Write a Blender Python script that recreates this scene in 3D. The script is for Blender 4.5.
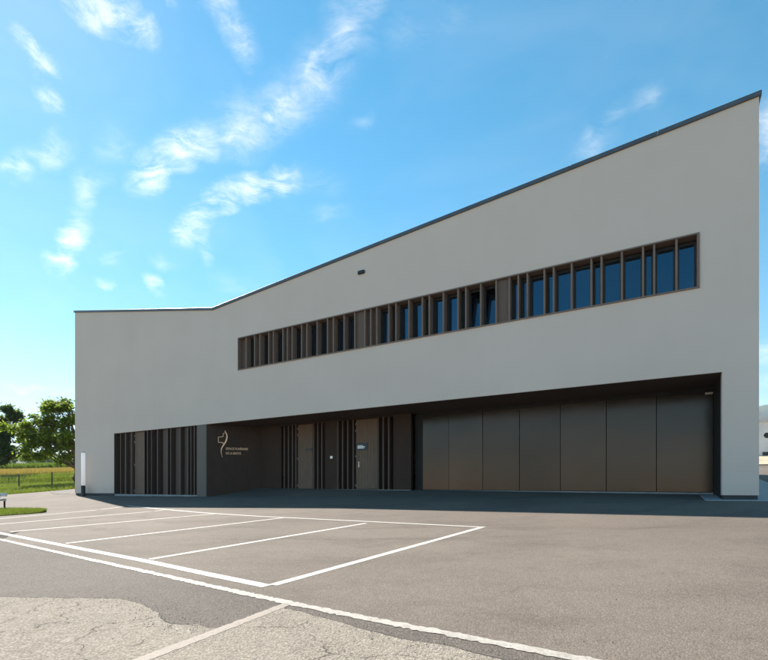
import bpy, bmesh, math, random
from mathutils import Vector, Matrix
R = math.radians
for o in list(bpy.data.objects): bpy.data.objects.remove(o)
S = bpy.context.scene
COL = S.collection

# ------------------------------------------------------------------ camera
F, CX, HY, ZC = 470.0, 384.0, 487.0, 1.02       # focal length and horizon in photo pixels, eye height
cam = bpy.data.cameras.new('camera'); cam_o = bpy.data.objects.new('camera', cam); COL.objects.link(cam_o)
cam.sensor_fit = 'HORIZONTAL'; cam.sensor_width = 36; cam.lens = F/768*36
cam.shift_y = (HY-330)/768
cam_o.location = (0, 0, ZC); cam_o.rotation_euler = (R(90), 0, 0)
cam.clip_start = .05; cam.clip_end = 20000
S.camera = cam_o

# ------------------------------------------------------------------ sun, sky, exposure
SUN_AZ = math.atan2(-.86, 1.0)                  # from +Y towards +X (negative: to the left)
SUN_EL = R(41.5)
sd = Vector((math.sin(SUN_AZ)*math.cos(SUN_EL), math.cos(SUN_AZ)*math.cos(SUN_EL), math.sin(SUN_EL)))
sun = bpy.data.lights.new('sun', 'SUN'); sun.energy = 5.0; sun.angle = R(.53); sun.color = (1, .93, .84)
sun_o = bpy.data.objects.new('sun', sun); COL.objects.link(sun_o)
sun_o.rotation_euler = sd.to_track_quat('Z', 'Y').to_euler(); sun_o.location = sd*60
S.view_settings.view_transform = 'Standard'; S.view_settings.look = 'None'
S.view_settings.gamma = 1; S.view_settings.use_curve_mapping = False
S.view_settings.exposure = 1.40
S.render.engine = 'CYCLES'

def pixdir(px, py):
    return Vector(((px-CX)/F, 1, (HY-py)/F)).normalized()

class NT:
    """tiny node-tree helper"""
    def __init__(s, tree): s.t = tree; s.n = tree.nodes; s.l = tree.links
    def node(s, typ, **kw):
        n = s.n.new(typ)
        for k, v in kw.items(): setattr(n, k, v)
        return n
    def put(s, sock, v):
        if hasattr(v, 'is_output'): s.l.new(v, sock)
        else: sock.default_value = v
    def math(s, op, a, b=None, c=None, clamp=False):
        n = s.node('ShaderNodeMath', operation=op, use_clamp=clamp)
        s.put(n.inputs[0], a)
        if b is not None: s.put(n.inputs[1], b)
        if c is not None: s.put(n.inputs[2], c)
        return n.outputs[0]
    def vec(s, op, a, b=None, scale=None):
        n = s.node('ShaderNodeVectorMath', operation=op)
        s.put(n.inputs[0], a)
        if b is not None: s.put(n.inputs[1], b)
        if scale is not None: s.put(n.inputs['Scale'], scale)
        return n.outputs['Value'] if op in ('DOT_PRODUCT', 'LENGTH', 'DISTANCE') else n.outputs[0]
    def noise(s, v, scale, detail=4, rough=.55, dist=0, color=False):
        n = s.node('ShaderNodeTexNoise'); s.put(n.inputs['Vector'], v)
        n.inputs['Scale'].default_value = scale; n.inputs['Detail'].default_value = detail
        n.inputs['Roughness'].default_value = rough; n.inputs['Distortion'].default_value = dist
        return n.outputs['Color'] if color else n.outputs['Fac']
    def voro(s, v, scale, feature='F1', out='Distance', rnd=1.0):
        n = s.node('ShaderNodeTexVoronoi', feature=feature); s.put(n.inputs['Vector'], v)
        n.inputs['Scale'].default_value = scale
        n.inputs['Randomness'].default_value = rnd
        return n.outputs[out]
    def rng(s, v, a, b, c=0.0, d=1.0, smooth=False):
        n = s.node('ShaderNodeMapRange'); n.interpolation_type = 'SMOOTHSTEP' if smooth else 'LINEAR'
        s.put(n.inputs[0], v)
        for i, x in enumerate((a, b, c, d)): s.put(n.inputs[i+1], x)
        return n.outputs[0]
    def mix(s, f, a, b, mode='MIX'):
        n = s.node('ShaderNodeMix', data_type='RGBA', blend_type=mode)
        s.put(n.inputs[0], f)
        for sock, v in ((n.inputs[6], a), (n.inputs[7], b)):
            if not hasattr(v, 'is_output') and len(v) == 3: v = (*v, 1)
            s.put(sock, v)
        return n.outputs[2]
    def scale(s, v, xyz):
        n = s.node('ShaderNodeMapping'); s.put(n.inputs[0], v); n.inputs['Scale'].default_value = xyz
        return n.outputs[0]

world = bpy.data.worlds.new('World'); S.world = world; world.use_nodes = True
W = NT(world.node_tree); W.n.clear()
wo = W.node('ShaderNodeOutputWorld'); bg = W.node('ShaderNodeBackground')
W.l.new(bg.outputs[0], wo.inputs[0])
sky = W.node('ShaderNodeTexSky', sky_type='NISHITA'); sky.sun_disc = False
sky.sun_elevation = SUN_EL; sky.sun_rotation = SUN_AZ
sky.air_density = 1.0; sky.dust_density = .08; sky.ozone_density = 1.5; sky.altitude = 450
bg.inputs['Strength'].default_value = .078
world.cycles.sampling_method = 'MANUAL'; world.cycles.sample_map_resolution = 512
tc = W.node('ShaderNodeTexCoord'); D0 = tc.outputs['Generated']
# --- cirrus: wisps strung along lines in the sky
warp = W.vec('SUBTRACT', W.noise(D0, 5, 3, .6, color=True), (.5, .5, .5))
warp2 = W.vec('SUBTRACT', W.noise(D0, 34, 5, .68, color=True), (.5, .5, .5))
P = W.vec('ADD', D0, W.vec('SCALE', warp, scale=.07))
P = W.vec('ADD', P, W.vec('SCALE', warp2, scale=.030))
wisps = [  # (points in the sky, width, strength)
 ([(140,182),(165,160),(215,138)], 20, .95), ([(215,138),(270,118),(300,100)], 30, .62),
 ([(300,100),(335,58),(352,14),(372,-25)], 34, .55), ([(270,122),(285,108)], 18, .6),
 ([(150,172),(205,170)], 6, .6),
 ([(182,243),(212,214),(238,196),(268,187),(300,180)], 14, 1.0), ([(200,238),(210,264)], 10, .5),
 ([(300,180),(345,186)], 16, .3),
 ([(14,34),(36,62),(48,76)], 18, .9), ([(40,88),(48,106)], 18, .95),
 ([(74,-4),(118,2),(134,14),(150,30)], 22, .9), ([(205,-20),(226,14),(244,56)], 26, .72), ([(165,-12),(176,6)], 12, .7),
 ([(88,168),(82,205),(76,238)], 15, .55), ([(76,232),(66,248),(58,268)], 14, .9), ([(84,180),(112,170)], 12, .4),
 ([(4,168),(30,156),(66,140)], 15, .6), ([(100,150),(135,132)], 20, .35),
 ([(100,287),(110,288)], 9, .7), ([(148,289),(158,290)], 11, .9), ([(104,262),(124,259)], 9, .5),
 ([(152,262),(172,272)], 10, .4), ([(212,280),(250,290)], 16, .3),
 ([(575,152),(606,134)], 26, .42), ([(598,122),(628,104),(655,100)], 16, .38),
 ([(380,42),(430,30),(470,12)], 24, .3), ([(310,216),(350,214)], 10, .4), ([(350,130),(372,118)],10,.3),
 ([(146,178),(172,158),(205,148)], 8, 1.0), ([(262,116),(276,122)], 8, .9), ([(205,146),(262,122),(300,88),(326,40)], 11, .75), ([(214,212),(242,192),(288,181)], 7, 1.0),
 ([(762,118),(775,146)], 26, .85), ([(760,350),(840,362)], 22, .8), ([(760,380),(860,392)], 14, .6),
 ([(-160,392),(75,389)], 7, .6), ([(-300,300),(-180,250),(-90,190)], 40, .6), ([(-200,120),(-80,60)], 40, .6),
 ([(900,200),(1050,130)], 40, .6), ([(950,330),(1150,300)], 40, .6)]
# the same kind of wisps go on all round the sky
rr = random.Random(5)
for k in range(7):
    a = R(rr.uniform(75, 285)); e = R(rr.uniform(14, 60)); t = rr.uniform(0, 6.28)
    c = Vector((math.sin(a)*math.cos(e), math.cos(a)*math.cos(e), math.sin(e)))
    v = Vector((math.cos(t), math.sin(t), rr.uniform(-.3, .3)))*.15
    wisps.append(([tuple((c-v).normalized()), tuple((c+v).normalized())], rr.uniform(18, 34), rr.uniform(.5, .9)))
mask = None
for pts, wd, st in wisps:
    for p1, p2 in zip(pts, pts[1:]):
        if len(p1) == 2:
            a, b = pixdir(*p1), pixdir(*p2); wid = wd*1.35*(b-a).length/math.hypot(p2[0]-p1[0], p2[1]-p1[1])
        else: a, b = Vector(p1), Vector(p2); wid = wd/F
        c = ((a+b)/2).normalized(); mj = (b-a)/2; L = mj.length*1.35+wid*.6; mj.normalize()
        c3 = c.copy(); mn = c3.cross(mj).normalized(); c3 = mj.cross(mn)
        mp = W.node('ShaderNodeMapping', vector_type='TEXTURE'); W.put(mp.inputs[0], P)
        mp.inputs['Location'].default_value = (a+b)/2
        mp.inputs['Rotation'].default_value = Matrix((mj, mn, c3)).transposed().to_euler()
        mp.inputs['Scale'].default_value = (L, wid, max(L, wid))
        gr = W.node('ShaderNodeTexGradient', gradient_type='SPHERICAL'); W.l.new(mp.outputs[0], gr.inputs[0])
        m = gr.outputs['Fac']
        m = W.math('MULTIPLY', m, st*1.15)
        mask = m if mask is None else W.math('MAXIMUM', mask, m)
mask = W.math('MINIMUM', mask, 1.0)
mp = W.node('ShaderNodeMapping'); W.put(mp.inputs[0], W.vec('ADD', D0, W.vec('SCALE', warp, scale=.10)))
mp.inputs['Rotation'].default_value = (0, R(48), 0); mp.inputs['Scale'].default_value = (.16, .6, 1.0)
fine = W.noise(mp.outputs[0], 46, 7, .74, .2)
broad = W.noise(D0, 16, 4, .6)
soft = W.math('MULTIPLY', W.math('MULTIPLY', mask, mask), W.math('SUBTRACT', 3.0, W.math('MULTIPLY', mask, 2.0)))
fib = W.rng(W.math('ADD', W.math('MULTIPLY', fine, .72), W.math('MULTIPLY', broad, .28)), .40, .66, .04, 1.15)
cl = W.math('MULTIPLY', soft, fib)
cl = W.math('MULTIPLY', cl, .76, clamp=True)
veil = W.math('MULTIPLY', W.rng(W.noise(W.scale(D0, (1, 1, 2.2)), 2.6, 6, .6, .6), .46, .72), .07)
cl = W.math('MAXIMUM', cl, veil)
hs = W.node('ShaderNodeHueSaturation'); hs.inputs['Hue'].default_value = .482
hs.inputs['Saturation'].default_value = 1.24; hs.inputs['Value'].default_value = 1.0
W.l.new(sky.outputs[0], hs.inputs['Color'])
sep = W.node('ShaderNodeSeparateColor'); W.l.new(hs.outputs[0], sep.inputs[0])
red = W.math('MINIMUM', sep.outputs[0], W.math('MULTIPLY', W.math('POWER', W.math('DIVIDE', sep.outputs[0], 2.5), 1.6), 2.5))
cmb = W.node('ShaderNodeCombineColor'); W.l.new(red, cmb.inputs[0])
W.l.new(W.math('MULTIPLY', sep.outputs[1], .955), cmb.inputs[1]); W.l.new(W.math('MULTIPLY', sep.outputs[2], .97), cmb.inputs[2])
skyc = cmb.outputs[0]
lum = W.node('ShaderNodeRGBToBW'); W.l.new(sky.outputs[0], lum.inputs[0])
cloudc = W.mix(1, (1.0, 1.0, 1.0), W.math('ADD', W.math('MULTIPLY', lum.outputs[0], .9), 4.4), 'MULTIPLY')
W.l.new(W.mix(cl, skyc, cloudc), bg.inputs['Color'])

# ------------------------------------------------------------------ materials
MATS = {}
def new_mat(name):
    m = bpy.data.materials.new(name); m.use_nodes = True
    n = NT(m.node_tree); b = n.n['Principled BSDF']; MATS[name] = m
    return m, n, b
def setb(b, rough=None, metal=None, spec=None):
    if rough is not None: b.inputs['Roughness'].default_value = rough
    if metal is not None: b.inputs['Metallic'].default_value = metal
    if spec is not None: b.inputs['Specular IOR Level'].default_value = spec
def bump(n, b, h, strength=.4, dist=.01):
    k = n.node('ShaderNodeBump'); k.inputs['Strength'].default_value = strength; k.inputs['Distance'].default_value = dist
    n.put(k.inputs['Height'], h); n.l.new(k.outputs[0], b.inputs['Normal'])
def objco(n): return n.node('ShaderNodeTexCoord').outputs['Object']
def simple(name, col, rough=.6, metal=0, var=.12, sc=6, stretch=(1,1,1), spec=.5, bmp=0):
    m, n, b = new_mat(name); setb(b, rough, metal, spec)
    v = n.scale(objco(n), stretch)
    f = n.noise(v, sc, 5, .6); g = n.noise(v, sc*7, 3, .6)
    k = n.math('ADD', n.math('MULTIPLY', f, .65), n.math('MULTIPLY', g, .35))
    lo = tuple(c*(1-var*2) for c in col); hi = tuple(min(1, c*(1+var*2)) for c in col)
    n.put(b.inputs['Base Color'], n.mix(n.rng(k, .3, .7), lo, hi))
    n.put(b.inputs['Roughness'], n.rng(f, .3, .7, max(0, rough-.08), min(1, rough+.08)))
    if bmp: bump(n, b, g, bmp, .004)
    return m

# plaster
m, n, b = new_mat('plaster'); setb(b, .92, 0, .2)
v = objco(n)
k1 = n.noise(v, .35, 4, .6); k2 = n.noise(n.scale(v, (1, 1, .12)), 1.6, 5, .65); k3 = n.noise(v, 90, 3, .7); k4 = n.noise(v, 5, 4, .6)
c = n.mix(n.rng(k1, .3, .7), (.715, .575, .49), (.765, .62, .532))
c = n.mix(n.math('MULTIPLY', n.rng(k2, .5, .75), .04), c, (.50, .41, .345))
c = n.mix(n.math('MULTIPLY', n.rng(k4, .45, .7), .08), c, (.79, .665, .575))
c = n.mix(n.rng(k3, .2, .8, .0, .16), c, (.40, .38, .36))
sx = n.node('ShaderNodeSeparateXYZ'); n.l.new(v, sx.inputs[0])
run = n.noise(n.scale(v, (1, 1, .03)), 3.2, 5, .7)
c = n.mix(n.math('MULTIPLY', n.rng(run, .50, .72), .035), c, (.36, .30, .25))
foot = n.math('MULTIPLY', n.rng(sx.outputs[2], 1.15, .5), n.rng(n.noise(v, 4, 5, .65), .35, .7, .1, .55))
c = n.mix(foot, c, (.34, .29, .245))
n.put(b.inputs['Base Color'], c)
bump(n, b, n.math('ADD', k3, n.math('MULTIPLY', n.noise(v, 220, 2, .6), .5)), .55, .004)

simple('bronze_cladding', (.052, .029, .0195), .62, 0, .16, 2.5, (1, 1, .25), spec=.22)
simple('soffit_board', (.115, .070, .046), .7, 0, .12, 2, (1, 4, 1))
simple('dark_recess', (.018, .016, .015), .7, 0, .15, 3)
simple('fin_wood', (.205, .138, .104), .62, 0, .16, 9, (6, 6, .5), bmp=.1)
simple('fin_panel', (.140, .090, .065), .62, 0, .14, 8, (6, 6, .4), bmp=.1)
simple('louvre', (.080, .047, .034), .55, 0, .18, 8, (6, 6, .4), bmp=.1)
simple('post_cladding', (.135, .103, .085), .6, 0, .08, 3, (1, 1, .3))
simple('coping_metal', (.115, .12, .13), .42, .5, .1, 3)
simple('plinth', (.05, .05, .052), .8, 0, .15, 6)
simple('slab_concrete', (.30, .30, .30), .85, 0, .12, 5, bmp=.2)
simple('steel', (.55, .54, .52), .32, 1, .05, 8)
simple('black_metal', (.014, .014, .015), .45, 0, .1, 8)
simple('window_metal', (.03, .027, .025), .4, 0, .1, 6)
simple('gold_letter', (.66, .41, .26), .38, .75, .05, 10)
simple('sign_plate', (.022, .028, .038), .4, 0, .1, 8)
simple('white_paint_plain', (.78, .78, .77), .6, 0, .04, 9)
simple('roof_membrane', (.30, .30, .30), .8, 0, .1, 1)
simple('bark', (.085, .062, .045), .95, 0, .3, 6, (2, 2, .4), bmp=.8)
simple('fence_post', (.05, .046, .042), .8, 0, .15, 6)
simple('bench_concrete', (.50, .50, .49), .8, 0, .1, 6, bmp=.2)
simple('bench_seat', (.30, .32, .31), .6, 0, .1, 6)
simple('shed_wall', (.66, .655, .645), .9, 0, .08, 1.2, bmp=.15)
simple('shed_roof', (.52, .51, .50), .75, 0, .1, 2)
simple('dry_earth', (.42, .33, .22), .95, 0, .22, .9, bmp=.5)
simple('farm_wall', (.72, .70, .68), .9, 0, .08, .6)
simple('farm_roof', (.30, .27, .25), .9, 0, .15, .8)
simple('stone_grit', (.24, .205, .17), .9, 0, .35, 14)

# weathered timber door
m, n, b = new_mat('door_wood'); setb(b, .72, 0, .3)
v = objco(n); info = n.node('ShaderNodeObjectInfo').outputs['Random']
g = n.noise(n.vec('ADD', n.scale(v, (30, 30, .9)), n.vec('SCALE', (7, 3, 5), scale=info)), 2.2, 6, .65, .8)
c = n.mix(n.rng(g, .3, .7), (.125, .078, .052), (.26, .172, .120))
c = n.mix(n.rng(info, 0, 1, 0, .35), c, (.17, .115, .08))
n.put(b.inputs['Base Color'], c); bump(n, b, g, .25, .004)

# brushed dark bronze sheet of the big sliding panels
m, n, b = new_mat('bronze_sheet'); setb(b, .42, .9, .5)
v = objco(n); info = n.node('ShaderNodeObjectInfo').outputs['Random']
br = n.noise(n.scale(v, (40, 40, .4)), 3, 4, .7); bl = n.noise(n.vec('ADD', v, n.vec('SCALE', (9, 5, 3), scale=info)), .55, 3, .5)
c = n.mix(n.rng(br, .3, .7), (.066, .053, .046), (.072, .058, .050))
c = n.mix(n.rng(bl, .35, .7, 0, .5), c, (.042, .035, .031))
n.put(b.inputs['Base Color'], c); n.put(b.inputs['Roughness'], n.math('ADD', n.rng(br, .3, .7, .20, .24), n.rng(info, 0, 1, -.03, .04)))
bump(n, b, bl, .22, .07)

# glass
m, n, b = new_mat('window_glass'); setb(b, .015, 0, .5); b.inputs['IOR'].default_value = 2.2; b.inputs['Specular Tint'].default_value = (.38, .72, 1, 1)
b.inputs['Base Color'].default_value = (.006, .010, .016, 1)
bump(n, b, n.noise(objco(n), .8, 2, .5), .05, .01)

# opal light tube of the lamp, switched on
m, n, b = new_mat('opal_tube'); setb(b, .35, 0, .5); b.inputs['Base Color'].default_value = (.86, .86, .87, 1)
b.inputs['Emission Color'].default_value = (1, .99, .98, 1); b.inputs['Emission Strength'].default_value = .14
t_ = n.node('ShaderNodeBsdfTranslucent'); t_.inputs[0].default_value = (.88, .88, .90, 1)
mx = n.node('ShaderNodeMixShader'); mx.inputs[0].default_value = .45
n.l.new(b.outputs[0], mx.inputs[1]); n.l.new(t_.outputs[0], mx.inputs[2]); n.l.new(mx.outputs[0], n.n['Material Output'].inputs[0])

# asphalt of the new lot
def asphalt(name, base, warm, speck=.5, stain=.5, sc=1.0, bm=.5, tyres=()):
    m, n, b = new_mat(name); setb(b, .9, 0, .25)
    v = objco(n)
    w = n.vec('ADD', v, n.vec('SCALE', n.vec('SUBTRACT', n.noise(v, 1.2, 3, .6, color=True), (.5, .5, .5)), scale=.8))
    s1 = n.noise(w, .22, 5, .6); s2 = n.noise(n.scale(w, (.45, 1, 1)), .9, 6, .65); s3 = n.noise(v, 5, 5, .65)
    a1 = n.voro(v, 95*sc, 'F1', 'Color'); a1 = n.vec('DOT_PRODUCT', a1, (.33, .33, .33))
    a2 = n.noise(v, 160*sc, 2, .7); ad = n.voro(v, 95*sc)
    c = n.mix(n.rng(s1, .32, .68), tuple(x*.90 for x in base), tuple(x*1.08 for x in warm))
    c = n.mix(n.math('MULTIPLY', n.rng(s2, .47, .66), .30*stain), c, tuple(x*.55 for x in base))
    c = n.mix(n.math('MULTIPLY', n.rng(s3, .5, .8), .22*stain), c, tuple(x*.62 for x in base))
    c = n.mix(n.rng(a1, .56, .8, 0, .6*speck), c, tuple(min(1, x*1.9) for x in warm))
    c = n.mix(n.rng(a1, .42, .22, 0, .7*speck), c, tuple(x*.35 for x in base))
    c = n.mix(n.rng(a2, .55, .8, 0, .5*speck), c, tuple(x*.45 for x in base))
    if tyres:
        for cx_, cy_, rad, amt in tyres:
            for off in (-.72, .72):
                d = n.math('ABSOLUTE', n.math('SUBTRACT', n.vec('DISTANCE', n.vec('MULTIPLY', w, (1, 1, 0)), (cx_, cy_, 0)), rad+off))
                mk = n.math('MULTIPLY', n.rng(d, .05, .17, 1, 0, True), n.rng(s2, .36, .6))
                c = n.mix(n.math('MULTIPLY', mk, amt), c, tuple(x*.45 for x in base))
    # darker pits and flecks
    f = n.voro(v, 2.2); fl = n.math('MULTIPLY', n.rng(f, .035, .0), .5)
    c = n.mix(fl, c, (.03, .027, .025))
    n.put(b.inputs['Base Color'], c)
    h = n.math('ADD', n.math('MULTIPLY', ad, -1.0), n.math('MULTIPLY', a2, .8))
    bump(n, b, h, bm, .008)
    return m
asphalt('asphalt', (.126, .103, .084), (.154, .126, .102), .5, 1.6, 1.0, .4,
        ((9.5, 1.2, 5.6, .38), (1.0, 17.0, 9.3, .30), (13.0, -1.0, 8.6, .34)))
asphalt('asphalt_dark', (.098, .083, .071), (.118, .100, .084), .7, 1.3, .9, .5)

# old worn surface with exposed aggregate
m, n, b = new_mat('old_chippings'); setb(b, .93, 0, .2)
v = objco(n)
w = n.vec('ADD', v, n.vec('SCALE', n.vec('SUBTRACT', n.noise(v, 9, 3, .6, color=True), (.5, .5, .5)), scale=.05))
cc = n.vec('DOT_PRODUCT', n.voro(w, 85, 'F1', 'Color'), (.33, .33, .33)); d1 = n.voro(w, 75); d2 = n.voro(w, 170)
big = n.noise(v, 1.1, 5, .6); mid = n.noise(v, 7, 5, .65)
c = n.mix(n.rng(cc, .25, .75), (.17, .143, .112), (.34, .30, .245))
c = n.mix(n.rng(d1, .45, .75, 0, .75), c, (.12, .10, .085))
c = n.mix(n.rng(mid, .52, .72, 0, .45), c, (.12, .10, .08))
pit = n.math('MULTIPLY', n.rng(n.voro(w, 30), .30, .12), n.rng(n.noise(v, 2.6, 5, .65), .46, .60))
c = n.mix(pit, c, (.045, .038, .031))
c = n.mix(n.rng(big, .35, .7, 0, .38), c, (.33, .29, .235))
cr = n.voro(n.vec('ADD', v, n.vec('SCALE', n.noise(v, 4, 4, .6, color=True), scale=.35)), 1.1, 'DISTANCE_TO_EDGE')
c = n.mix(n.math('MULTIPLY', n.rng(cr, .012, .0), n.rng(mid, .42, .58)), c, (.035, .03, .027))
n.put(b.inputs['Base Color'], c)
bump(n, b, n.math('ADD', n.math('MULTIPLY', d1, -1.4), n.math('MULTIPLY', d2, -.8)), .5, .010)

# road paint, fresh and worn
def paint(name, col, wear, dirt):
    m, n, b = new_mat(name); setb(b, .75, 0, .3)
    v = objco(n); a = n.noise(v, 60, 4, .7); e = n.noise(v, 3, 5, .6); g = n.noise(v, 14, 5, .7)
    c = n.mix(n.rng(e, .4, .75, 0, .35), col, dirt)
    c = n.mix(n.math('MULTIPLY', n.rng(n.math('ADD', n.math('MULTIPLY', a, .5), n.math('MULTIPLY', g, .5)), .53-wear*.09, .60), .30+wear*.5), c, (.20, .175, .15))
    n.put(b.inputs['Base Color'], c); bump(n, b, a, .35, .005)
paint('paint_fresh', (.46, .44, .405), .3, (.36, .335, .30))
paint('paint_rough', (.37, .345, .305), .8, (.30, .26, .20))
paint('paint_pink', (.27, .228, .188), .9, (.22, .183, .15))

# vegetation
def leafmat(name, a, b2, trans=.35):
    m, n, b = new_mat(name); setb(b, .6, 0, .3)
    info = n.node('ShaderNodeNewGeometry').outputs['Random Per Island']
    c = n.mix(info, a, b2); n.put(b.inputs['Base Color'], c)
    t = n.node('ShaderNodeBsdfTranslucent'); n.put(t.inputs[0], n.mix(.5, c, (.30, .42, .03)))
    mx = n.node('ShaderNodeMixShader'); mx.inputs[0].default_value = trans
    n.l.new(b.outputs[0], mx.inputs[1]); n.l.new(t.outputs[0], mx.inputs[2])
    n.l.new(mx.outputs[0], n.n['Material Output'].inputs[0])
leafmat('leaf_fresh', (.075, .125, .018), (.20, .235, .03), .55)
leafmat('leaf_dark', (.028, .060, .020), (.060, .105, .030), .32)
leafmat('leaf_far', (.045, .075, .045), (.075, .110, .060), .25)
leafmat('grass_blade', (.10, .14, .022), (.23, .24, .05), .3)
leafmat('wheat_blade', (.40, .23, .08), (.52, .32, .12), .25)
leafmat('maize_blade', (.07, .12, .02), (.14, .19, .035), .3)
def ground_mat(name, c1, c2, c3, sc):
    m, n, b = new_mat(name); setb(b, .95, 0, .1); v = objco(n)
    c = n.mix(n.rng(n.noise(v, sc, 6, .65), .3, .7), c1, c2)
    c = n.mix(n.rng(n.noise(v, sc*9, 4, .7), .48, .75, 0, .6), c, c3)
    n.put(b.inputs['Base Color'], c); bump(n, b, n.noise(v, sc*14, 4, .7), .8, .06)
ground_mat('meadow', (.115, .145, .028), (.20, .205, .05), (.25, .21, .085), .35)
ground_mat('wheat_soil', (.34, .20, .075), (.44, .27, .11), (.28, .17, .06), .12)
ground_mat('maize_soil', (.075, .12, .022), (.12, .16, .03), (.06, .09, .02), .15)
ground_mat('forest_hill', (.035, .062, .030), (.060, .090, .040), (.02, .04, .02), .012)
ground_mat('gravel', (.20, .185, .165), (.27, .25, .225), (.10, .09, .08), 3)

# ------------------------------------------------------------------ object helpers
def tag(o, label=None, cat=None, group=None, kind=None):
    if label: o['label'] = label
    if cat: o['category'] = cat
    if group: o['group'] = group
    if kind: o['kind'] = kind
    return o
def link(name, me, mat, parent=None, smooth=False):
    o = bpy.data.objects.new(name, me); COL.objects.link(o)
    if mat: me.materials.append(MATS[mat])
    if parent: o.parent = parent
    if smooth:
        for p in me.polygons: p.use_smooth = True
    return o
def mesh(name, vs, fs, mat, parent=None, smooth=False):
    me = bpy.data.meshes.new(name); me.from_pydata([tuple(v) for v in vs], [], fs); me.update()
    return link(name, me, mat, parent, smooth)
def empty(name, loc=(0,0,0), rz=0):
    o = bpy.data.objects.new(name, None); COL.objects.link(o); o.location = loc; o.rotation_euler = (0, 0, rz); o.empty_display_size = .3
    return o
BF = [(0,3,2,1), (4,5,6,7), (0,1,5,4), (1,2,6,5), (2,3,7,6), (3,0,4,7)]
def hexa(name, v8, mat, parent=None, bev=0):
    bm = bmesh.new(); vv = [bm.verts.new(v) for v in v8]
    for f in BF: bm.faces.new([vv[i] for i in f])
    bmesh.ops.recalc_face_normals(bm, faces=bm.faces)
    if bev: bmesh.ops.bevel(bm, geom=bm.edges[:], offset=bev, segments=1, affect='EDGES')
    me = bpy.data.meshes.new(name); bm.to_mesh(me); bm.free()
    return link(name, me, mat, parent)
def box(name, x0, x1, y0, y1, z0, z1, mat, parent=None, bev=0):
    return hexa(name, [(x0,y0,z0),(x1,y0,z0),(x1,y1,z0),(x0,y1,z0),(x0,y0,z1),(x1,y0,z1),(x1,y1,z1),(x0,y1,z1)], mat, parent, bev)
def prism(name, poly, z0, z1, mat, parent=None):
    """poly: list of (x, y), ground plan; z0, z1 may be functions of (x, y)"""
    f0 = z0 if callable(z0) else (lambda x, y: z0); f1 = z1 if callable(z1) else (lambda x, y: z1)
    nn = len(poly); bm = bmesh.new()
    a = [bm.verts.new((x, y, f0(x, y))) for x, y in poly]; c = [bm.verts.new((x, y, f1(x, y))) for x, y in poly]
    bm.faces.new(a[::-1]); bm.faces.new(c)
    for i in range(nn): bm.faces.new((a[i], a[(i+1)%nn], c[(i+1)%nn], c[i]))
    bmesh.ops.recalc_face_normals(bm, faces=bm.faces)
    me = bpy.data.meshes.new(name); bm.to_mesh(me); bm.free(); return link(name, me, mat, parent)
def tube_data(pts, rads, seg=8):
    vs, fs = [], []
    for i, (p, r) in enumerate(zip(pts, rads)):
        a = pts[min(i+1, len(pts)-1)]-pts[max(i-1, 0)]
        a = a.normalized() if a.length else Vector((0,0,1))
        q = a.to_track_quat('Z', 'Y')
        for k in range(seg):
            t = 2*math.pi*k/seg; vs.append(p+q @ Vector((r*math.cos(t), r*math.sin(t), 0)))
    for i in range(len(pts)-1):
        for k in range(seg):
            fs.append((i*seg+k, i*seg+(k+1)%seg, (i+1)*seg+(k+1)%seg, (i+1)*seg+k))
    fs.append(tuple(range(seg))[::-1]); fs.append(tuple((len(pts)-1)*seg+k for k in range(seg)))
    return vs, fs
def tube(name, pts, rads, mat, parent=None, seg=8):
    vs, fs = tube_data([Vector(p) for p in pts], rads, seg); return mesh(name, vs, fs, mat, parent, True)
def smooth01(t): t = max(0, min(1, t)); return t*t*(3-2*t)
def lerp(a, b, t): return a+(b-a)*t
def interp(tab, x):
    if x <= tab[0][0]: return tab[0][1]
    for (a, ya), (b, yb) in zip(tab, tab[1:]):
        if x <= b: return lerp(ya, yb, (x-a)/(b-a))
    return tab[-1][1]

# ------------------------------------------------------------------ building frame
EU = Vector((.8614, -.508)); EW = Vector((.508, .8614)); P0 = 13.56
def ray_on_wall(px, w):
    y = (P0+w)/(.508*(px-CX)/F+.8614); return Vector(((px-CX)/F*y, y))
ORG = ray_on_wall(75, 0)
def U(px, w=0): return (ray_on_wall(px, w)-ORG).dot(EU)
def Z(px, py, w=0): return ZC+(HY-py)*ray_on_wall(px, w).y/F
def uw(x, y): d = Vector((x, y))-ORG; return d.dot(EU), d.dot(EW)
def xy(u, w): return ORG+EU*u+EW*w
UEND = U(759)

# ------------------------------------------------------------------ lie of the land (heights, z = 0 under the camera)
W_REC = P0*.13; W_PAN = P0*.155
TL = [(0,-.6),(25,-.43),(30,-.20),(40,.03),(50,.69),(100,3.2),(130,4.4),(200,8),(400,17),(2000,60),(9000,60)]
TR = [(0,-.6),(12,-.30),(20,.47),(25,1.0),(30,1.7),(40,3.15),(60,4.6),(100,6.5),(400,22),(2000,60),(9000,60)]
def land(x, y):
    u, w = uw(x, y)
    z = .0285*x+.030*y-1.02
    t = max(-.6, min(1.3, u/UEND))
    b0 = lerp(.23, .13, t)
    if w < 0: z += b0*smooth01(1+w/5.0)
    else:
        b1 = lerp(.50, .15, max(0, min(1, (u-U(262, W_REC))/(U(713, W_PAN)-U(262, W_REC))))) if u > 0 else b0
        z += lerp(b0, b1, smooth01(w/2.0))
    if y > 5:
        k = max(0, min(1, ((x/y)+.8)/1.6)); T = lerp(interp(TL, y), interp(TR, y), k)
        if u < 0: ww = (-3, 5)
        elif u < UEND: ww = (2.6, 8)
        else: ww = (.8, 7)
        if u < 3 and u >= 0: ww = (lerp(-3, 2.6, u/3), lerp(5, 8, u/3))
        if UEND-3 < u < UEND: f = (u-UEND+3)/3; ww = (lerp(2.6, .8, f), lerp(8, 7, f))
        z = lerp(z, T, smooth01((w-ww[0])/(ww[1]-ww[0])))
    return z+ZC
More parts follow.
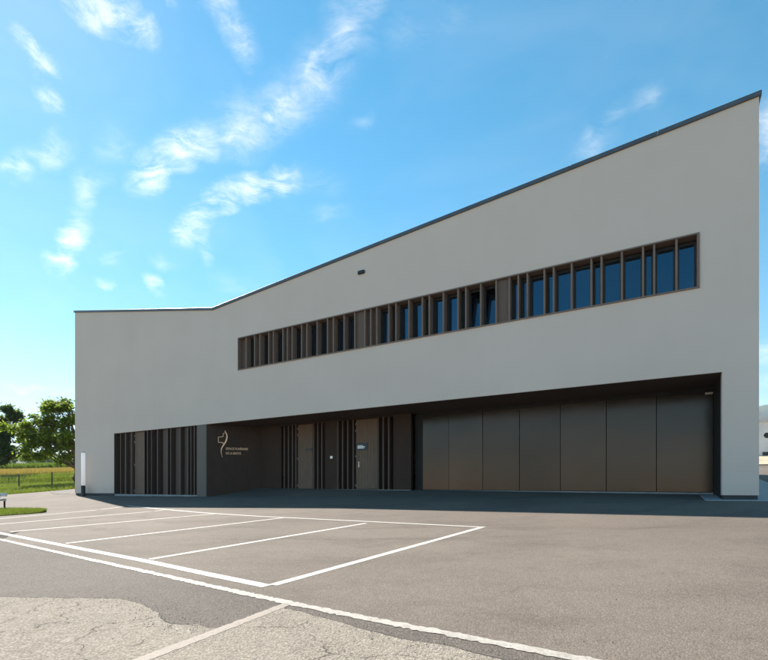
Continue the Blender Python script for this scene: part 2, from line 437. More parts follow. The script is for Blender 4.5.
def G(px, py, dz=0):
    """point of the ground seen at a pixel of the photograph"""
    dx, dz_ = (px-CX)/F, (HY-py)/F
    y0, y = 0, 1.0
    while y < 400 and ZC+dz_*y > land(dx*y, y): y0, y = y, y*1.04
    for _ in range(40):
        m = (y0+y)/2
        if ZC+dz_*m > land(dx*m, m): y0 = m
        else: y = m
    return Vector((dx*y, y, land(dx*y, y)+dz))

def sheet(name, xs, ys, fn, mat, kind='structure'):
    vs = [fn(x, y) for y in ys for x in xs]; nx = len(xs)
    fs = [(j*nx+i, j*nx+i+1, (j+1)*nx+i+1, (j+1)*nx+i) for j in range(len(ys)-1) for i in range(nx-1)]
    o = mesh(name, vs, fs, mat, smooth=True); o['kind'] = kind; return o
def breaks(a, b, s, grow=1.0, lim=200):
    out = [a]
    while out[-1] < b: out.append(out[-1]+s); s = min(lim, s*grow)
    return out

# lot boundary against the meadow
e0, e1 = G(0, 495.5), G(74, 489.4)
ld = (e1-e0).to_2d().normalized()
def lot_side(x, y): v = Vector((x, y))-e0.to_2d(); return ld.x*v.y-ld.y*v.x      # > 0 beyond the edge, on the meadow

# meadow: the one big sheet
xs = sorted(set([-x for x in breaks(0, 3000, 1.5, 1.05, 400)]+breaks(0, 3000, 1.5, 1.05, 400)))
ys = [-300, -100, -40, -20]+breaks(-12, 4000, 1.2, 1.045, 400)
def meadow(x, y):
    s = lot_side(x, y); h = land(x, y)
    d = .22*smooth01((1.2-s)/1.6)
    rough = 0 if s < 1 else .05*math.sin(x*.9+y*.4)*math.sin(y*.7-x*.3)
    return (x, y, h-d-.01+rough)
ground = sheet('ground', xs, ys, meadow, 'meadow')

# asphalt lot, running on beyond the right end of the building
us = breaks(-45, UEND+60, .8); 
def lot_pt(a, t):
    """a along the meadow edge, t from the edge to far in front"""
    p = e0.to_2d()+ld*a; q = p-Vector((-ld.y, ld.x))*t; return (q.x, q.y, land(q.x, q.y)+.02)
aa = breaks(-60, 16, 1.0)+breaks(16.4, 45, .45)+breaks(46, 140, 2)
tt = [0, .06]+breaks(.5, 40, .45)+breaks(41, 80, 4)
vs = [lot_pt(a, t) for t in tt for a in aa]; na = len(aa)
fs = [(j*na+i, j*na+i+1, (j+1)*na+i+1, (j+1)*na+i) for j in range(len(tt)-1) for i in range(na-1)]
lot = mesh('parking_lot', vs, fs, 'asphalt', smooth=True); lot['kind'] = 'structure'

# ---- strips of paint
rnd = random.Random(3)
def strip(name, pts, width, mat, dz, jit=0, step=.25, parent=lot, w2=None):
    P3 = [Vector((p.x, p.y)) for p in pts]; line = []
    for a, b in zip(P3, P3[1:]):
        k = max(1, int((b-a).length/step))
        line += [a.lerp(b, i/k) for i in range(k)]
    line.append(P3[-1]); vs, fs = [], []
    for i, p in enumerate(line):
        t = (line[min(i+1, len(line)-1)]-line[max(i-1, 0)]).normalized(); nn = Vector((-t.y, t.x))
        f = i/(len(line)-1); wd = width if w2 is None else lerp(width, w2, f)
        a = p+nn*(wd/2+rnd.uniform(-jit, jit)); b = p-nn*(wd/2+rnd.uniform(-jit, jit))
        vs += [(a.x, a.y, land(*a)+.02+dz), (b.x, b.y, land(*b)+.02+dz)]
    for i in range(len(line)-1): fs.append((2*i, 2*i+1, 2*i+3, 2*i+2))
    return mesh(name, vs, fs, mat, parent)
def gp(*pp): return [G(*p) for p in pp]
def extend(pts, d):                                     # prolong a line beyond its first point
    v = (pts[0]-pts[1]).normalized(); return [pts[0]+v*d]+pts
strip('painted_line', extend(gp((0,534.2),(64.5,547),(144.5,562.5),(203,575.2),(267,588.6)), 3.5), .115, 'paint_fresh', .003, .003, .05)
for a, b in (((273,587.2),(482,528.4)), ((150,560.8),(366,524.3)), ((66,544.6),(283,518.7)), ((10,532.8),(215,514.6))):
    strip('painted_line', gp(a, b), .105, 'paint_fresh', .002, .003, .05)
strip('painted_line', extend(gp((0,525),(163,510.8)), 2.0), .105, 'paint_fresh', .002, .003, .08)
strip('painted_line', extend(gp((0,519.5),(124,507)), 2.6), .105, 'paint_fresh', .002, .003, .08)
strip('painted_line', gp((128,506.4),(206,513.8),(260,517.3),(371,522.8),(485,528.6)), .10, 'paint_fresh', .0045, .003, .08)
strip('edge_line', extend(gp((0,540.6),(78,558.6),(156,576),(234,593.8),(285,604.9),(338,616),(391,626.6),(447,637),(520,651.5),(575,662)), 3.0)+[G(700,687)], .082, 'paint_rough', .0046, .0125, .03)
strip('edge_line', gp((287,607),(230,629.5),(150,660.5),(60,696)), .085, 'paint_pink', .0036, .006, .02, w2=.095)

# ---- the old worn road surface in front
def ragged(pts, step=.03, amp=.012, seed=1):
    """a line resampled and roughened by correlated wobble"""
    rg = random.Random(seed); out = []; P2 = [p.to_2d() for p in pts]; w1 = w2 = 0
    for a, b in zip(P2, P2[1:]):
        k = max(1, int((b-a).length/step)); t = (b-a).normalized(); nn = Vector((-t.y, t.x))
        for j in range(k):
            w1 = .8*w1+rg.gauss(0, amp*.55); w2 = .3*w2+rg.gauss(0, amp*.22)
            out.append(a.lerp(b, j/k)+nn*(w1+w2))
    out.append(P2[-1]); return out
def patch(name, out, mat, dz):
    bm = bmesh.new(); vv = [bm.verts.new((p.x, p.y, land(p.x, p.y)+.02+dz)) for p in out]
    ee = [bm.edges.new((vv[i], vv[(i+1) % len(vv)])) for i in range(len(vv))]
    bmesh.ops.triangle_fill(bm, use_beauty=True, edges=ee)
    bmesh.ops.recalc_face_normals(bm, faces=bm.faces)
    if sum(f.normal.z for f in bm.faces) < 0: bmesh.ops.reverse_faces(bm, faces=bm.faces)
    me = bpy.data.meshes.new(name); bm.to_mesh(me); bm.free(); o = link(name, me, mat); o['kind'] = 'structure'; return o
def seam(line, seed):
    """dark open joint along a broken edge, uneven in width"""
    rg = random.Random(seed); vs, fs = [], []; w = .006
    for i, p in enumerate(line):
        t = (line[min(i+1, len(line)-1)]-line[max(i-1, 0)]).normalized(); nn = Vector((-t.y, t.x))
        w = max(.0006, min(.010, w+rg.gauss(0, .0016)))
        for sg in (1, -.4): q = p+nn*w*sg; vs.append((q.x, q.y, land(q.x, q.y)+.02+.0028))
    for i in range(len(line)-1): fs.append((2*i, 2*i+1, 2*i+3, 2*i+2))
    return mesh('open_joint', vs, fs, 'joint_dirt', lot)
simple('joint_dirt', (.035, .029, .024), .95, 0, .3, 30)
edge = gp((0,599.6),(60,600.2),(105,600.4),(120,601.6),(137,605.5),(150,611),(160,616),(161,621.5),(166,625),(184,628),(199,627),(209,631),(222,631.5))
back = edge[0]+Vector((-4, -.2, 0))
lineA = ragged([back]+edge, .025, .010, 3)
patch('old_road', lineA+[p.to_2d() for p in gp((150,660),(60,696))]+[Vector((-1.6, -3)), Vector((-7, -3))], 'old_chippings', .002)
seam(lineA[60:], 5)
edge2 = gp((283,611),(300,614.5),(338,625),(366,633),(391,640.6),(420,645),(447,649.5),(475,658),(540,673),(640,696))
lineB = ragged(edge2, .025, .008, 4)
patch('old_road', lineB+[Vector((2.6, -3)), Vector((-1.45, -3))]+[p.to_2d() for p in gp((60,700),(150,663.5),(232,631))], 'old_chippings', .002)
seam(lineB, 6)
# the drive between the worn edge line and the old surface is a darker asphalt
el = extend(gp((0,541.5),(78,559.5),(156,577),(234,594.8),(285,606),(338,617),(391,627.6),(447,638),(520,652.5),(575,663)), 3.0)+[G(700,688)]
patch('drive', [p.to_2d() for p in el]+[G(640,720).to_2d(), Vector((2.7,-3.2)), Vector((-7.5,-3.2)), Vector((-7.6, el[0].y-.3))], 'asphalt_dark', .001)

# loose grit along the broken edge
def grit():
    rg = random.Random(11); vs, fs = [], []
    for i in range(1300):
        if rg.random() < .75:
            e = rg.choice([edge, edge2]); k = rg.randrange(len(e)-1); p = e[k].lerp(e[k+1], rg.random()).to_2d()
            p += Vector((rg.gauss(0, .10), rg.gauss(-.03, .10)))
        else: p = Vector((rg.uniform(-4, 2.2), rg.uniform(1.2, 3.9)))
        r = rg.uniform(.0012, .0042)*(1.5 if rg.random() < .05 else 1); z = land(p.x, p.y)+.0222+r*.25; b = len(vs)
        t = rg.uniform(0, 6.28); ca, sa = math.cos(t), math.sin(t)
        for x, y, zz in ((1,0,0),(0,.8,0),(-1.1,.1,0),(0,-.9,0),(.1,.1,.8),(0,0,-.7)):
            x *= rg.uniform(.7, 1.3); vs.append((p.x+r*(x*ca-y*sa), p.y+r*(x*sa+y*ca), z+r*zz))
        for f in ((0,1,4),(1,2,4),(2,3,4),(3,0,4),(1,0,5),(2,1,5),(3,2,5),(0,3,5)): fs.append(tuple(b+k for k in f))
    o = mesh('loose_grit', vs, fs, 'stone_grit')
    tag(o, 'loose grit scattered over the old worn road surface and its broken edge', 'grit', kind='stuff')
grit()

# ------------------------------------------------------------------ the building
B = empty('community_building', (ORG.x, ORG.y, 0), math.atan2(EU.y, EU.x))
tag(B, 'long off-white rendered building with slanting roofline, finned window band and bronze panelled recess', 'building')
ZT0, ZTV, ZT1 = Z(75, 312.5), Z(213, 310), Z(759, 96)
UV = U(213)
DEP = 13.0
def roof_z(u): return lerp(ZT0, ZTV, u/UV) if u < UV else lerp(ZTV, ZT1, (u-UV)/(UEND-UV))
zbl, zbr = Z(75, 493.2), Z(759, 495.3)
def base_z(u): return lerp(zbl, zbr, u/UEND)
UGL, UGR = U(114), U(722)
zG = Z(721.6, 371.9)                                   # soffit edge
zG = (zG+Z(180, 426.9))/2
UWL, UWR = U(238.2), U(699.6)
zWT = (Z(238.1, 338)+Z(699.6, 232.6))/2; zWB = (Z(238, 370.5)+Z(699.6, 288))/2
RV = .32                                               # depth of the window band
# facade with its two openings
def facade():
    bm = bmesh.new(); cache = {}
    def V(u, w, z):
        k = (round(u, 4), round(w, 4), round(z, 4))
        if k not in cache: cache[k] = bm.verts.new(k)
        return cache[k]
    cols = sorted([0, UGL, UV, UWL, UWR, UGR, UEND])
    for a, b in zip(cols, cols[1:]):
        m = (a+b)/2; lv = []
        def row(fa, fb): 
            (a0, b0), (a1, b1) = fa, fb
            bm.faces.new((V(a, 0, a0), V(b, 0, b0), V(b, 0, b1), V(a, 0, a1)))
        lo = (zG, zG)
        if m < UGL or m > UGR: row((base_z(a), base_z(b)), (zG, zG))
        if UWL < m < UWR:
            row((zG, zG), (zWB, zWB)); row((zWT, zWT), (roof_z(a), roof_z(b)))
        else:
            row((zG, zG), (zWB, zWB)); row((zWB, zWB), (zWT, zWT)); row((zWT, zWT), (roof_z(a), roof_z(b)))
    # reveals of the ground opening (plaster returns of the two piers)
    for u in (UGL, UGR): bm.faces.new((V(u, 0, base_z(u)), V(u, .30, base_z(u)), V(u, .30, zG), V(u, 0, zG)))
    bm.faces.new((V(UGL, 0, zG), V(UGR, 0, zG), V(UGR, .06, zG), V(UGL, .06, zG)))
    # undersides of the two piers
    for a, b in ((0, UGL), (UGR, UEND)): bm.faces.new((V(a, 0, base_z(a)), V(b, 0, base_z(b)), V(b, .30, base_z(b)), V(a, .30, base_z(a))))
    bmesh.ops.recalc_face_normals(bm, faces=bm.faces)
    me = bpy.data.meshes.new('front_wall'); bm.to_mesh(me); bm.free(); return link('front_wall', me, 'plaster', B)
facade()
zlow = -1.0
mesh('end_wall', [(0,.0,base_z(0)),(0,DEP,base_z(0)),(0,DEP,ZT0),(0,0,ZT0)], [(0,1,2,3)], 'plaster', B)
mesh('end_wall', [(UEND,0,base_z(UEND)),(UEND,DEP,base_z(UEND)),(UEND,DEP,ZT1),(UEND,0,ZT1)], [(0,3,2,1)], 'plaster', B)
mesh('back_wall', [(0,DEP,zlow),(UV,DEP,zlow),(UEND,DEP,zlow),(UEND,DEP,ZT1),(UV,DEP,ZTV),(0,DEP,ZT0)], [(0,1,4,5),(1,2,3,4)], 'plaster', B)
rd = .10
mesh('roof', [(0,.0,ZT0-rd),(UV,0,ZTV-rd),(UEND,0,ZT1-rd),(0,DEP,ZT0-rd),(UV,DEP,ZTV-rd),(UEND,DEP,ZT1-rd)], [(0,1,4,3),(1,2,5,4)], 'roof_membrane', B)
# metal coping: upright flashing with a thin shadow gap under it
def coping(u0, z0, u1, z1, hgt, w0=-.045, w1=.30):
    hexa('coping', [(u0,w0,z0-.01),(u1,w0,z1-.01),(u1,w1,z1-.01),(u0,w1,z0-.01),(u0,w0,z0+hgt),(u1,w0,z1+hgt),(u1,w1,z1+hgt),(u0,w1,z0+hgt)], 'coping_metal', B, .006)
ov = .05
slope0 = (ZTV-ZT0)/UV; slope1 = (ZT1-ZTV)/(UEND-UV)
nseg = 3
for i in range(nseg):
    a, b = lerp(-ov, UV-.002, i/nseg), lerp(-ov, UV-.002, (i+1)/nseg)-.004
    coping(a, ZT0+slope0*a, b, ZT0+slope0*b, .10)
nseg = 9
for i in range(nseg):
    a, b = lerp(UV+.002, UEND+ov, i/nseg), lerp(UV+.002, UEND+ov, (i+1)/nseg)-.004
    coping(a, ZTV+slope1*(a-UV), b, ZTV+slope1*(b-UV), .10)
hexa('coping', [(UEND-.25,.305,ZT1-.01),(UEND+ov,.305,ZT1-.01),(UEND+ov,DEP,ZT1-.01),(UEND-.25,DEP,ZT1-.01),
                (UEND-.25,.305,ZT1+.12),(UEND+ov,.305,ZT1+.12),(UEND+ov,DEP,ZT1+.12),(UEND-.25,DEP,ZT1+.12)], 'coping_metal', B)
hexa('coping', [(-ov,.305,ZT0-.01),(.25,.305,ZT0-.01),(.25,DEP,ZT0-.01),(-ov,DEP,ZT0-.01),
                (-ov,.305,ZT0+.12),(.25,.305,ZT0+.12),(.25,DEP,ZT0+.12),(-ov,DEP,ZT0+.12)], 'coping_metal', B)
# plinths set back under the render
for a, b in ((.03, UGL), (UGR+.02, UEND-.02)):
    hexa('plinth', [(a,.03,zlow),(b,.03,zlow),(b,.29,zlow),(a,.29,zlow),(a,.03,base_z(a)-.003),(b,.03,base_z(b)-.003),(b,.29,base_z(b)-.003),(a,.29,base_z(a)-.003)], 'plinth', B)
hexa('plinth', [(.03,.31,zlow),(.10,.31,zlow),(.10,DEP-.05,zlow),(.03,DEP-.05,zlow)]+[(x,y,base_z(0)-.003) for x, y in ((.03,.31),(.10,.31),(.10,DEP-.05),(.03,DEP-.05))], 'plinth', B)
hexa('plinth', [(UEND-.1,.31,zlow),(UEND-.03,.31,zlow),(UEND-.03,DEP-.05,zlow),(UEND-.1,DEP-.05,zlow)]+[(x,y,base_z(UEND)-.003) for x, y in ((UEND-.1,.31),(UEND-.03,.31),(UEND-.03,DEP-.05),(UEND-.1,DEP-.05))], 'plinth', B)
# emergency overflow slot high on the wall
sl = [(U(358.6), Z(358.6, 273.4)), (U(364.8), Z(364.8, 271.4))]
so = box('overflow_slot', sl[0][0], sl[1][0], -.07, .04, sl[0][1]-.055, sl[0][1]+.055, 'black_metal', B, .01)

# --- finned window band
wb = .035
fr = 'fin_wood'
box('window_surround', UWL, UWR, -.03, RV-.03, zWB, zWB+wb, fr, B)
box('window_surround', UWL, UWR, -.03, RV-.03, zWT-wb, zWT, fr, B)
box('window_surround', UWL, UWL+wb, -.03, RV-.03, zWB+wb, zWT-wb, fr, B)
box('window_surround', UWR-wb-.02, UWR, -.03, RV-.03, zWB+wb, zWT-wb, fr, B)
fz0, fz1 = zWB+wb+.002, zWT-wb-.002
edges = [246.2,254.6,259.9,268.8,273.4,282.9,287.4,292.2,301.5,306.9,317.1,327.5,333.4,344.1,354.8,364.9,370.8,376.8,388.9,395.9,408.9,
         422.3,429.3,443.3,458.0,465.8,480.7,496.2,509.3,518.2,527.3,544.3,553.6,571.6,591.3,601.4,621.8,643.0,654.1,676.4]
fe = [U(x, -.0) for x in edges]
FW = .048
rf = random.Random(8)
for u in fe: box('fin', u-FW/2, u+FW/2, -.012, RV-.06+rf.uniform(-.004, .004), fz0, fz1, fr, B, .004)
# infill behind the fins: glass panes in dark frames, or closed timber panels
bays = [UWL+wb]+fe+[UWR-wb-.02]
closed = {0, 2, 4, 6, 7, 9, 12, 16, 17, 28}
tilted = {26, 27}
gw = RV-.03
box('window_head', UWL+.01, UWR-.01, gw+.0, gw+.5, zWT-.035, zWT+.05, 'window_metal', B)
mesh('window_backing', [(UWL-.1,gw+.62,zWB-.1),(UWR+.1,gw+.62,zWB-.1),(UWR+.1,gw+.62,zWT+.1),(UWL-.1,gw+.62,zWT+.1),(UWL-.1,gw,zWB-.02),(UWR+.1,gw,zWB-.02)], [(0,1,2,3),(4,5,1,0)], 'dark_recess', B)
for i, (a, b) in enumerate(zip(bays, bays[1:])):
    a2, b2 = a+(FW/2 if i else 0)-.002, b-(FW/2 if i < len(bays)-2 else 0)+.002
    if i in closed and i != 28:
        box('infill_panel', a2, b2, gw-.12, gw-.08, fz0, fz1, 'fin_panel', B); continue
    if i in (15, 28):
        box('infill_panel', a2, b2, .07, .11, fz0, fz1, 'fin_panel', B); continue
    if i == 27+1-1 and False: pass
    f = .045
    bm = bmesh.new()
    def addb(bm, x0, x1, y0, y1, z0, z1):
        vv = [bm.verts.new(p) for p in ((x0,y0,z0),(x1,y0,z0),(x1,y1,z0),(x0,y1,z0),(x0,y0,z1),(x1,y0,z1),(x1,y1,z1),(x0,y1,z1))]
        for q in BF: bm.faces.new([vv[k] for k in q])
    za, zb = fz0, fz1-.02
    for q in ((a2, b2, za, za+f), (a2, b2, zb-f*1.4, zb), (a2, a2+f, za+f, zb-f*1.4), (b2-f, b2, za+f, zb-f*1.4)):
        addb(bm, q[0], q[1], gw, gw+.05, q[2], q[3])
    bmesh.ops.recalc_face_normals(bm, faces=bm.faces)
    me = bpy.data.meshes.new('window_frame'); bm.to_mesh(me); bm.free()
    wf = link('window_frame', me, 'window_metal', B)
    g = box('pane', a2+f*.8, b2-f*.8, .018, .03, f*.9, zb-f*1.3-za, 'window_glass', wf)
    g.location = (0, gw, za)
    if i in tilted: g.rotation_euler = (R(-9), 0, 0)
    else: g.rotation_euler = (R(rf.uniform(-.7, .7)), 0, 0)
# closed timber panel between two windows
# --- ground-floor opening: soffit, back wall, angled sign wall
u206 = U(206); u262 = U(262, W_REC)
hexa('soffit', [(UGL,.06,zG),(UGR,.06,zG),(UGR,W_PAN+.4,zG),(UGL,W_PAN+.4,zG)]+[(x,y,zG+.08) for x, y in ((UGL,.06),(UGR,.06),(UGR,W_PAN+.4),(UGL,W_PAN+.4))], 'soffit_board', B)
zf = -.6                                                # everything in the recess is founded below the paving
def rz(px, py, w): return Z(px, py, w)
zD = .5*(Z(366, 418.3, W_REC)+Z(304, 424.2, W_REC))     # head of doors and louvres
zS = lerp(Z(304, 488.8, W_REC), Z(366, 489.2, W_REC), .5)   # sill
def segwall(name, x0, x1, w, z0, z1, mat, th=.12):
    return box(name, U(x0, w), U(x1, w)-.002, w, w+th, z0, z1, mat, B)
# flush louvre bank on the left with its door, between the pier and the wide post
LW = .16
zL0 = Z(160, 494.6); 
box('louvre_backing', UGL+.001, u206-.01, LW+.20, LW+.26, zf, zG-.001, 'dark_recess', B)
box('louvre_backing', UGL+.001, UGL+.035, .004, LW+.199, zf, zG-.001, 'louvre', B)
box('louvre_sill', UGL+.037, u206-.01, .02, LW+.18, zf, zL0, 'slab_concrete', B)
for x, wid in ((119.8,.05),(125.0,.07),(131.2,.05),(146.6,.06),(150.7,.045),(156.8,.07),(166.8,.05),(170.0,.05),(179.6,.05),(187.1,.06),(190.2,.05),(193.6,.06)):
    u = U(x); box('louvre', u-wid/2, u+wid/2, .03, LW+.12, zL0+.002, zG-.002, 'louvre', B, .004)
for x0, x1 in ((120.6,124.2),(126.2,131),(159.4,165.6),(172.2,178.4),(181.0,186.4)):
    box('infill_panel', U(x0), U(x1), LW+.02, LW+.06, zL0+.002, zG-.002, 'louvre', B)
def door(x0, x1, w, z0, z1, planks, hinge_left=True, handle=True):
    u0, u1 = U(x0, w), U(x1, w)
    d = box('door', u0, u1, w+.032, w+.07, z0+.01, z1-.005, 'window_metal', B)
    for i in range(planks):
        a, b = lerp(u0, u1, i/planks)+.002, lerp(u0, u1, (i+1)/planks)-.002
        box('plank', a, b, w+rf.uniform(0, .004), w+.031, z0+.012, z1-.008, 'door_wood', d, .002)
    hu = u0-.012 if hinge_left else u1+.012
    for f in (.05, .47, .84, .94):
        z = lerp(z0, z1, f); tube('hinge', [(hu, w-.005, z-.05), (hu, w-.005, z+.05)], [.016, .016], 'steel', d, 8)
    return d, u0, u1
d0, a, b = door(134.9, 144.4, LW-.02, zL0, zG-.004, 5)
pw = [(U(196.9), -.004), (u206, -.004), (u206+.02, .05), (U(196.9), .30)]
prism('corner_post', pw, zf, zG-.001, 'post_cladding', B)
# angled wall carrying the emblem
A0 = Vector((u206+.004, .02)); A1 = Vector((u262, W_REC))
an = (A1-A0).normalized(); nrm = Vector((an.y, -an.x))            # towards the forecourt
inn = -nrm*.1
prism('sign_wall', [tuple(A0), tuple(A1), tuple(A1+inn), tuple(A0+inn)], zf, zG-.002, 'bronze_cladding', B)
# back wall pieces between the louvre slots
segs = [(262, 281.2), (325.0, 337.2), (393.4, 411.0)]
for x0, x1 in segs: segwall('recess_wall', x0, x1, W_REC, zf, zG-.002, 'bronze_cladding')
for x0, x1 in ((281.2, 325.0), (337.2, 393.4)):
    box('lintel', U(x0, W_REC), U(x1, W_REC)-.003, W_REC+.004, W_REC+.12, zD, zG-.003, 'bronze_cladding', B)
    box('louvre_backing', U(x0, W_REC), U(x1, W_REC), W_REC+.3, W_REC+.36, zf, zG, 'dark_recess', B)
for x in (284.4,288.6,292.6,296.0,313.8,317.9,322.0, 338.0,342.7,347.9,353.3,378.2,383.3,388.8):
    u = U(x, W_REC); box('louvre', u-.035, u+.035, W_REC-.02, W_REC+.25, zf, zD-.003, 'louvre', B, .004)
d1, a, b = door(297.9, 312.6, W_REC+.05, zS, zD-.004, 6)
pz = Z(308, 449.6, W_REC); box('sign_plate', lerp(a, b, .52), b-.02, W_REC+.03, W_REC+.046, pz-.05, pz+.05, 'sign_plate', d1)
d2, a2, b2 = door(356.0, 377.2, W_REC+.05, zS, zD-.004, 7)
w = W_REC+.028
s2 = box('sign_plate', U(355.9, w), U(367.4, w), w, w+.018, Z(361, 450.4, w), Z(361, 443.2, w), 'sign_plate', d2)
# pale lines of print on the plate, too small to read in the photograph
su0, su1 = U(355.9, w), U(367.4, w); zt, zbm = Z(361, 443.2, w), Z(361, 450.4, w)
for k, (f0, f1) in enumerate(((.14, .62), (.14, .80), (.14, .70))):
    zz = lerp(zt, zbm, .36+.16*k); box('print_line', lerp(su0, su1, f0), lerp(su0, su1, f1), w-.002, w+.001, zz-.013, zz+.013, 'steel', d2)
hu = U(358.2, W_REC); hz = Z(358.2, 464.4, W_REC)
box('handle', hu-.02, hu+.02, W_REC+.032, W_REC+.052, hz-.11, hz+.11, 'steel', d2, .004)
tube('handle', [(hu, W_REC+.04, hz+.03), (hu, W_REC-.01, hz+.03), (hu+.12, W_REC-.012, hz+.03)], [.011, .011, .010], 'steel', d2, 8)
# bell panel between the doors
bu, bz = U(332.3, W_REC), Z(332.3, 457.3, W_REC)
bp = box('bell_panel', bu-.10, bu+.02, W_REC-.022, W_REC+.01, bz-.055, bz+.055, 'steel', B, .005)
box('bell_panel', bu+.06, bu+.15, W_REC-.022, W_REC+.01, bz-.045, bz+.045, 'black_metal', B, .005)
# threshold strip along the back of the recess
def zthr(u): return lerp(Z(290, 488.7, W_REC), Z(713, 492.6, W_PAN), max(0, min(1, (u-U(290, W_REC))/(U(713, W_PAN)-U(290, W_REC)))))
for x0, x1, w in ((263, 411, W_REC), (411.3, 721, W_PAN)):
    a, b = U(x0, w), U(x1, w)-.01
    if x1 == 721: b = UGR-.01
    hexa('threshold', [(a,w-.06,zf),(b,w-.06,zf),(b,w-.004,zf),(a,w-.004,zf),(a,w-.06,zthr(a)),(b,w-.06,zthr(b)),(b,w-.004,zthr(b)),(a,w-.004,zthr(a))], 'slab_concrete', B)
# big sliding panels in their dark opening
uJ0 = U(411.2, W_REC)
zP1 = .5*(Z(713, 391.5, W_PAN)+Z(423, 416.3, W_PAN))
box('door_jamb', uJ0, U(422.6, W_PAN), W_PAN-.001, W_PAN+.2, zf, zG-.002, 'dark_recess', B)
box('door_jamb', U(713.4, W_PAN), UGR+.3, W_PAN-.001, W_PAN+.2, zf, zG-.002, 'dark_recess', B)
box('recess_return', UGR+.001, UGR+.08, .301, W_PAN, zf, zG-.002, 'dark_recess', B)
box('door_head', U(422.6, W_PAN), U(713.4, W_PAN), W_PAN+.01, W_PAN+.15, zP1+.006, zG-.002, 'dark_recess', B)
joints = [422.6,448.6,482.8,519.4,560.3,606.2,656.4,713.2]
for x0, x1 in zip(joints, joints[1:]):
    a, b = U(x0, W_PAN)+.006, U(x1, W_PAN)-.006; y = W_PAN+rf.uniform(-.004, .004); y2 = y+rf.uniform(-.012, .012); yt_ = rf.uniform(-.008, .008)
    p = hexa('sliding_panel', [(a,y,zthr(a)+.012),(b,y2,zthr(b)+.012),(b,y2+.05,zthr(b)+.012),(a,y+.05,zthr(a)+.012),(a,y+yt_,zP1),(b,y2+yt_,zP1),(b,y2+yt_+.05,zP1),(a,y+yt_+.05,zP1)], 'bronze_sheet', B, .004)
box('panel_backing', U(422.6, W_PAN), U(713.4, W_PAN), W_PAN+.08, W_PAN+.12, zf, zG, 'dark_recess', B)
tu = U(709, W_PAN); box('door_tag', tu-.09, tu+.09, W_PAN-.014, W_PAN-.004, zP1-.065, zP1-.01, 'steel', B)

# --- emblem and lettering on the angled wall (own axes: along the wall, up)
SW = empty('emblem_mount'); 
def wall_len_at(px):
    # distance along the sign wall of the pixel column px
    lo, hi = 0, (A1-A0).length
    for _ in range(40):
        m = (lo+hi)/2; q = A0+an*m; c = xy(q.x, q.y)
        if CX+F*c.x/c.y < px: lo = m
        else: hi = m
    return lo
def sp(px, py, off=.012):
    s = wall_len_at(px); q = A0+an*s+nrm*off; c = xy(q.x, q.y); return Vector((q.x, q.y, ZC+(HY-py)*c.y/F)), s
bpy.data.objects.remove(SW)
def flat_stroke(name, pts, wds):
    """raised ribbon of metal standing off the wall"""
    pp = [sp(*p) for p in pts]; s = [(q[1], q[0].z) for q in pp]
    # resample smoothly
    vs, fs = [], []
    for i, (a, z) in enumerate(s):
        a0, z0 = s[max(0, i-1)]; a1, z1 = s[min(len(s)-1, i+1)]
        t = Vector((a1-a0, z1-z0)).normalized(); n2 = Vector((-t.y, t.x))*wds[i]/2
        for sg in (1, -1):
            for off in (.03, .008):
                q = A0+an*(a+n2.x*sg)+nrm*off; vs.append((q.x, q.y, z+n2.y*sg))
    for i in range(len(s)-1):
        b = i*4; c = b+4
        fs += [(b, c, c+2, b+2), (b, b+1, c+1, c), (b+2, c+2, c+3, b+3), (b+1, b+3, c+3, c+1)]
    fs += [(0, 2, 3, 1), (len(s)*4-4, len(s)*4-3, len(s)*4-1, len(s)*4-2)]
    o = mesh(name, vs, fs, 'gold_letter', B); return o
def crom(pts, k=6):
    out = []; q = [pts[0]]+pts+[pts[-1]]
    for i in range(1, len(q)-2):
        for j in range(k):
            t = j/k; out.append(tuple(.5*(2*q[i][c]+(q[i+1][c]-q[i-1][c])*t+(2*q[i-1][c]-5*q[i][c]+4*q[i+1][c]-q[i+2][c])*t*t+(3*q[i][c]-q[i-1][c]-3*q[i+1][c]+q[i+2][c])*t**3) for c in range(2)))
    return out+[pts[-1]]
cv = crom([(224.7,430.6),(226.4,433.6),(227.0,437),(226.0,441),(223.9,444.6),(221.8,448),(221.2,452),(222.4,457.2)])
flat_stroke('emblem', cv, [lerp(.012, .055, math.sin(math.pi*min(1, .08+i/len(cv)))) for i in range(len(cv))])
flat_stroke('emblem', [(225.0,433.0),(223.3,433.6),(223.2,436.6),(218.4,437.2),(218.4,442.3),(223.1,442.6)], [.026]*6)
flat_stroke('emblem', [(223.1,442.6),(223.1,443.9)], [.026]*2)
wang = math.atan2(an.y, an.x)
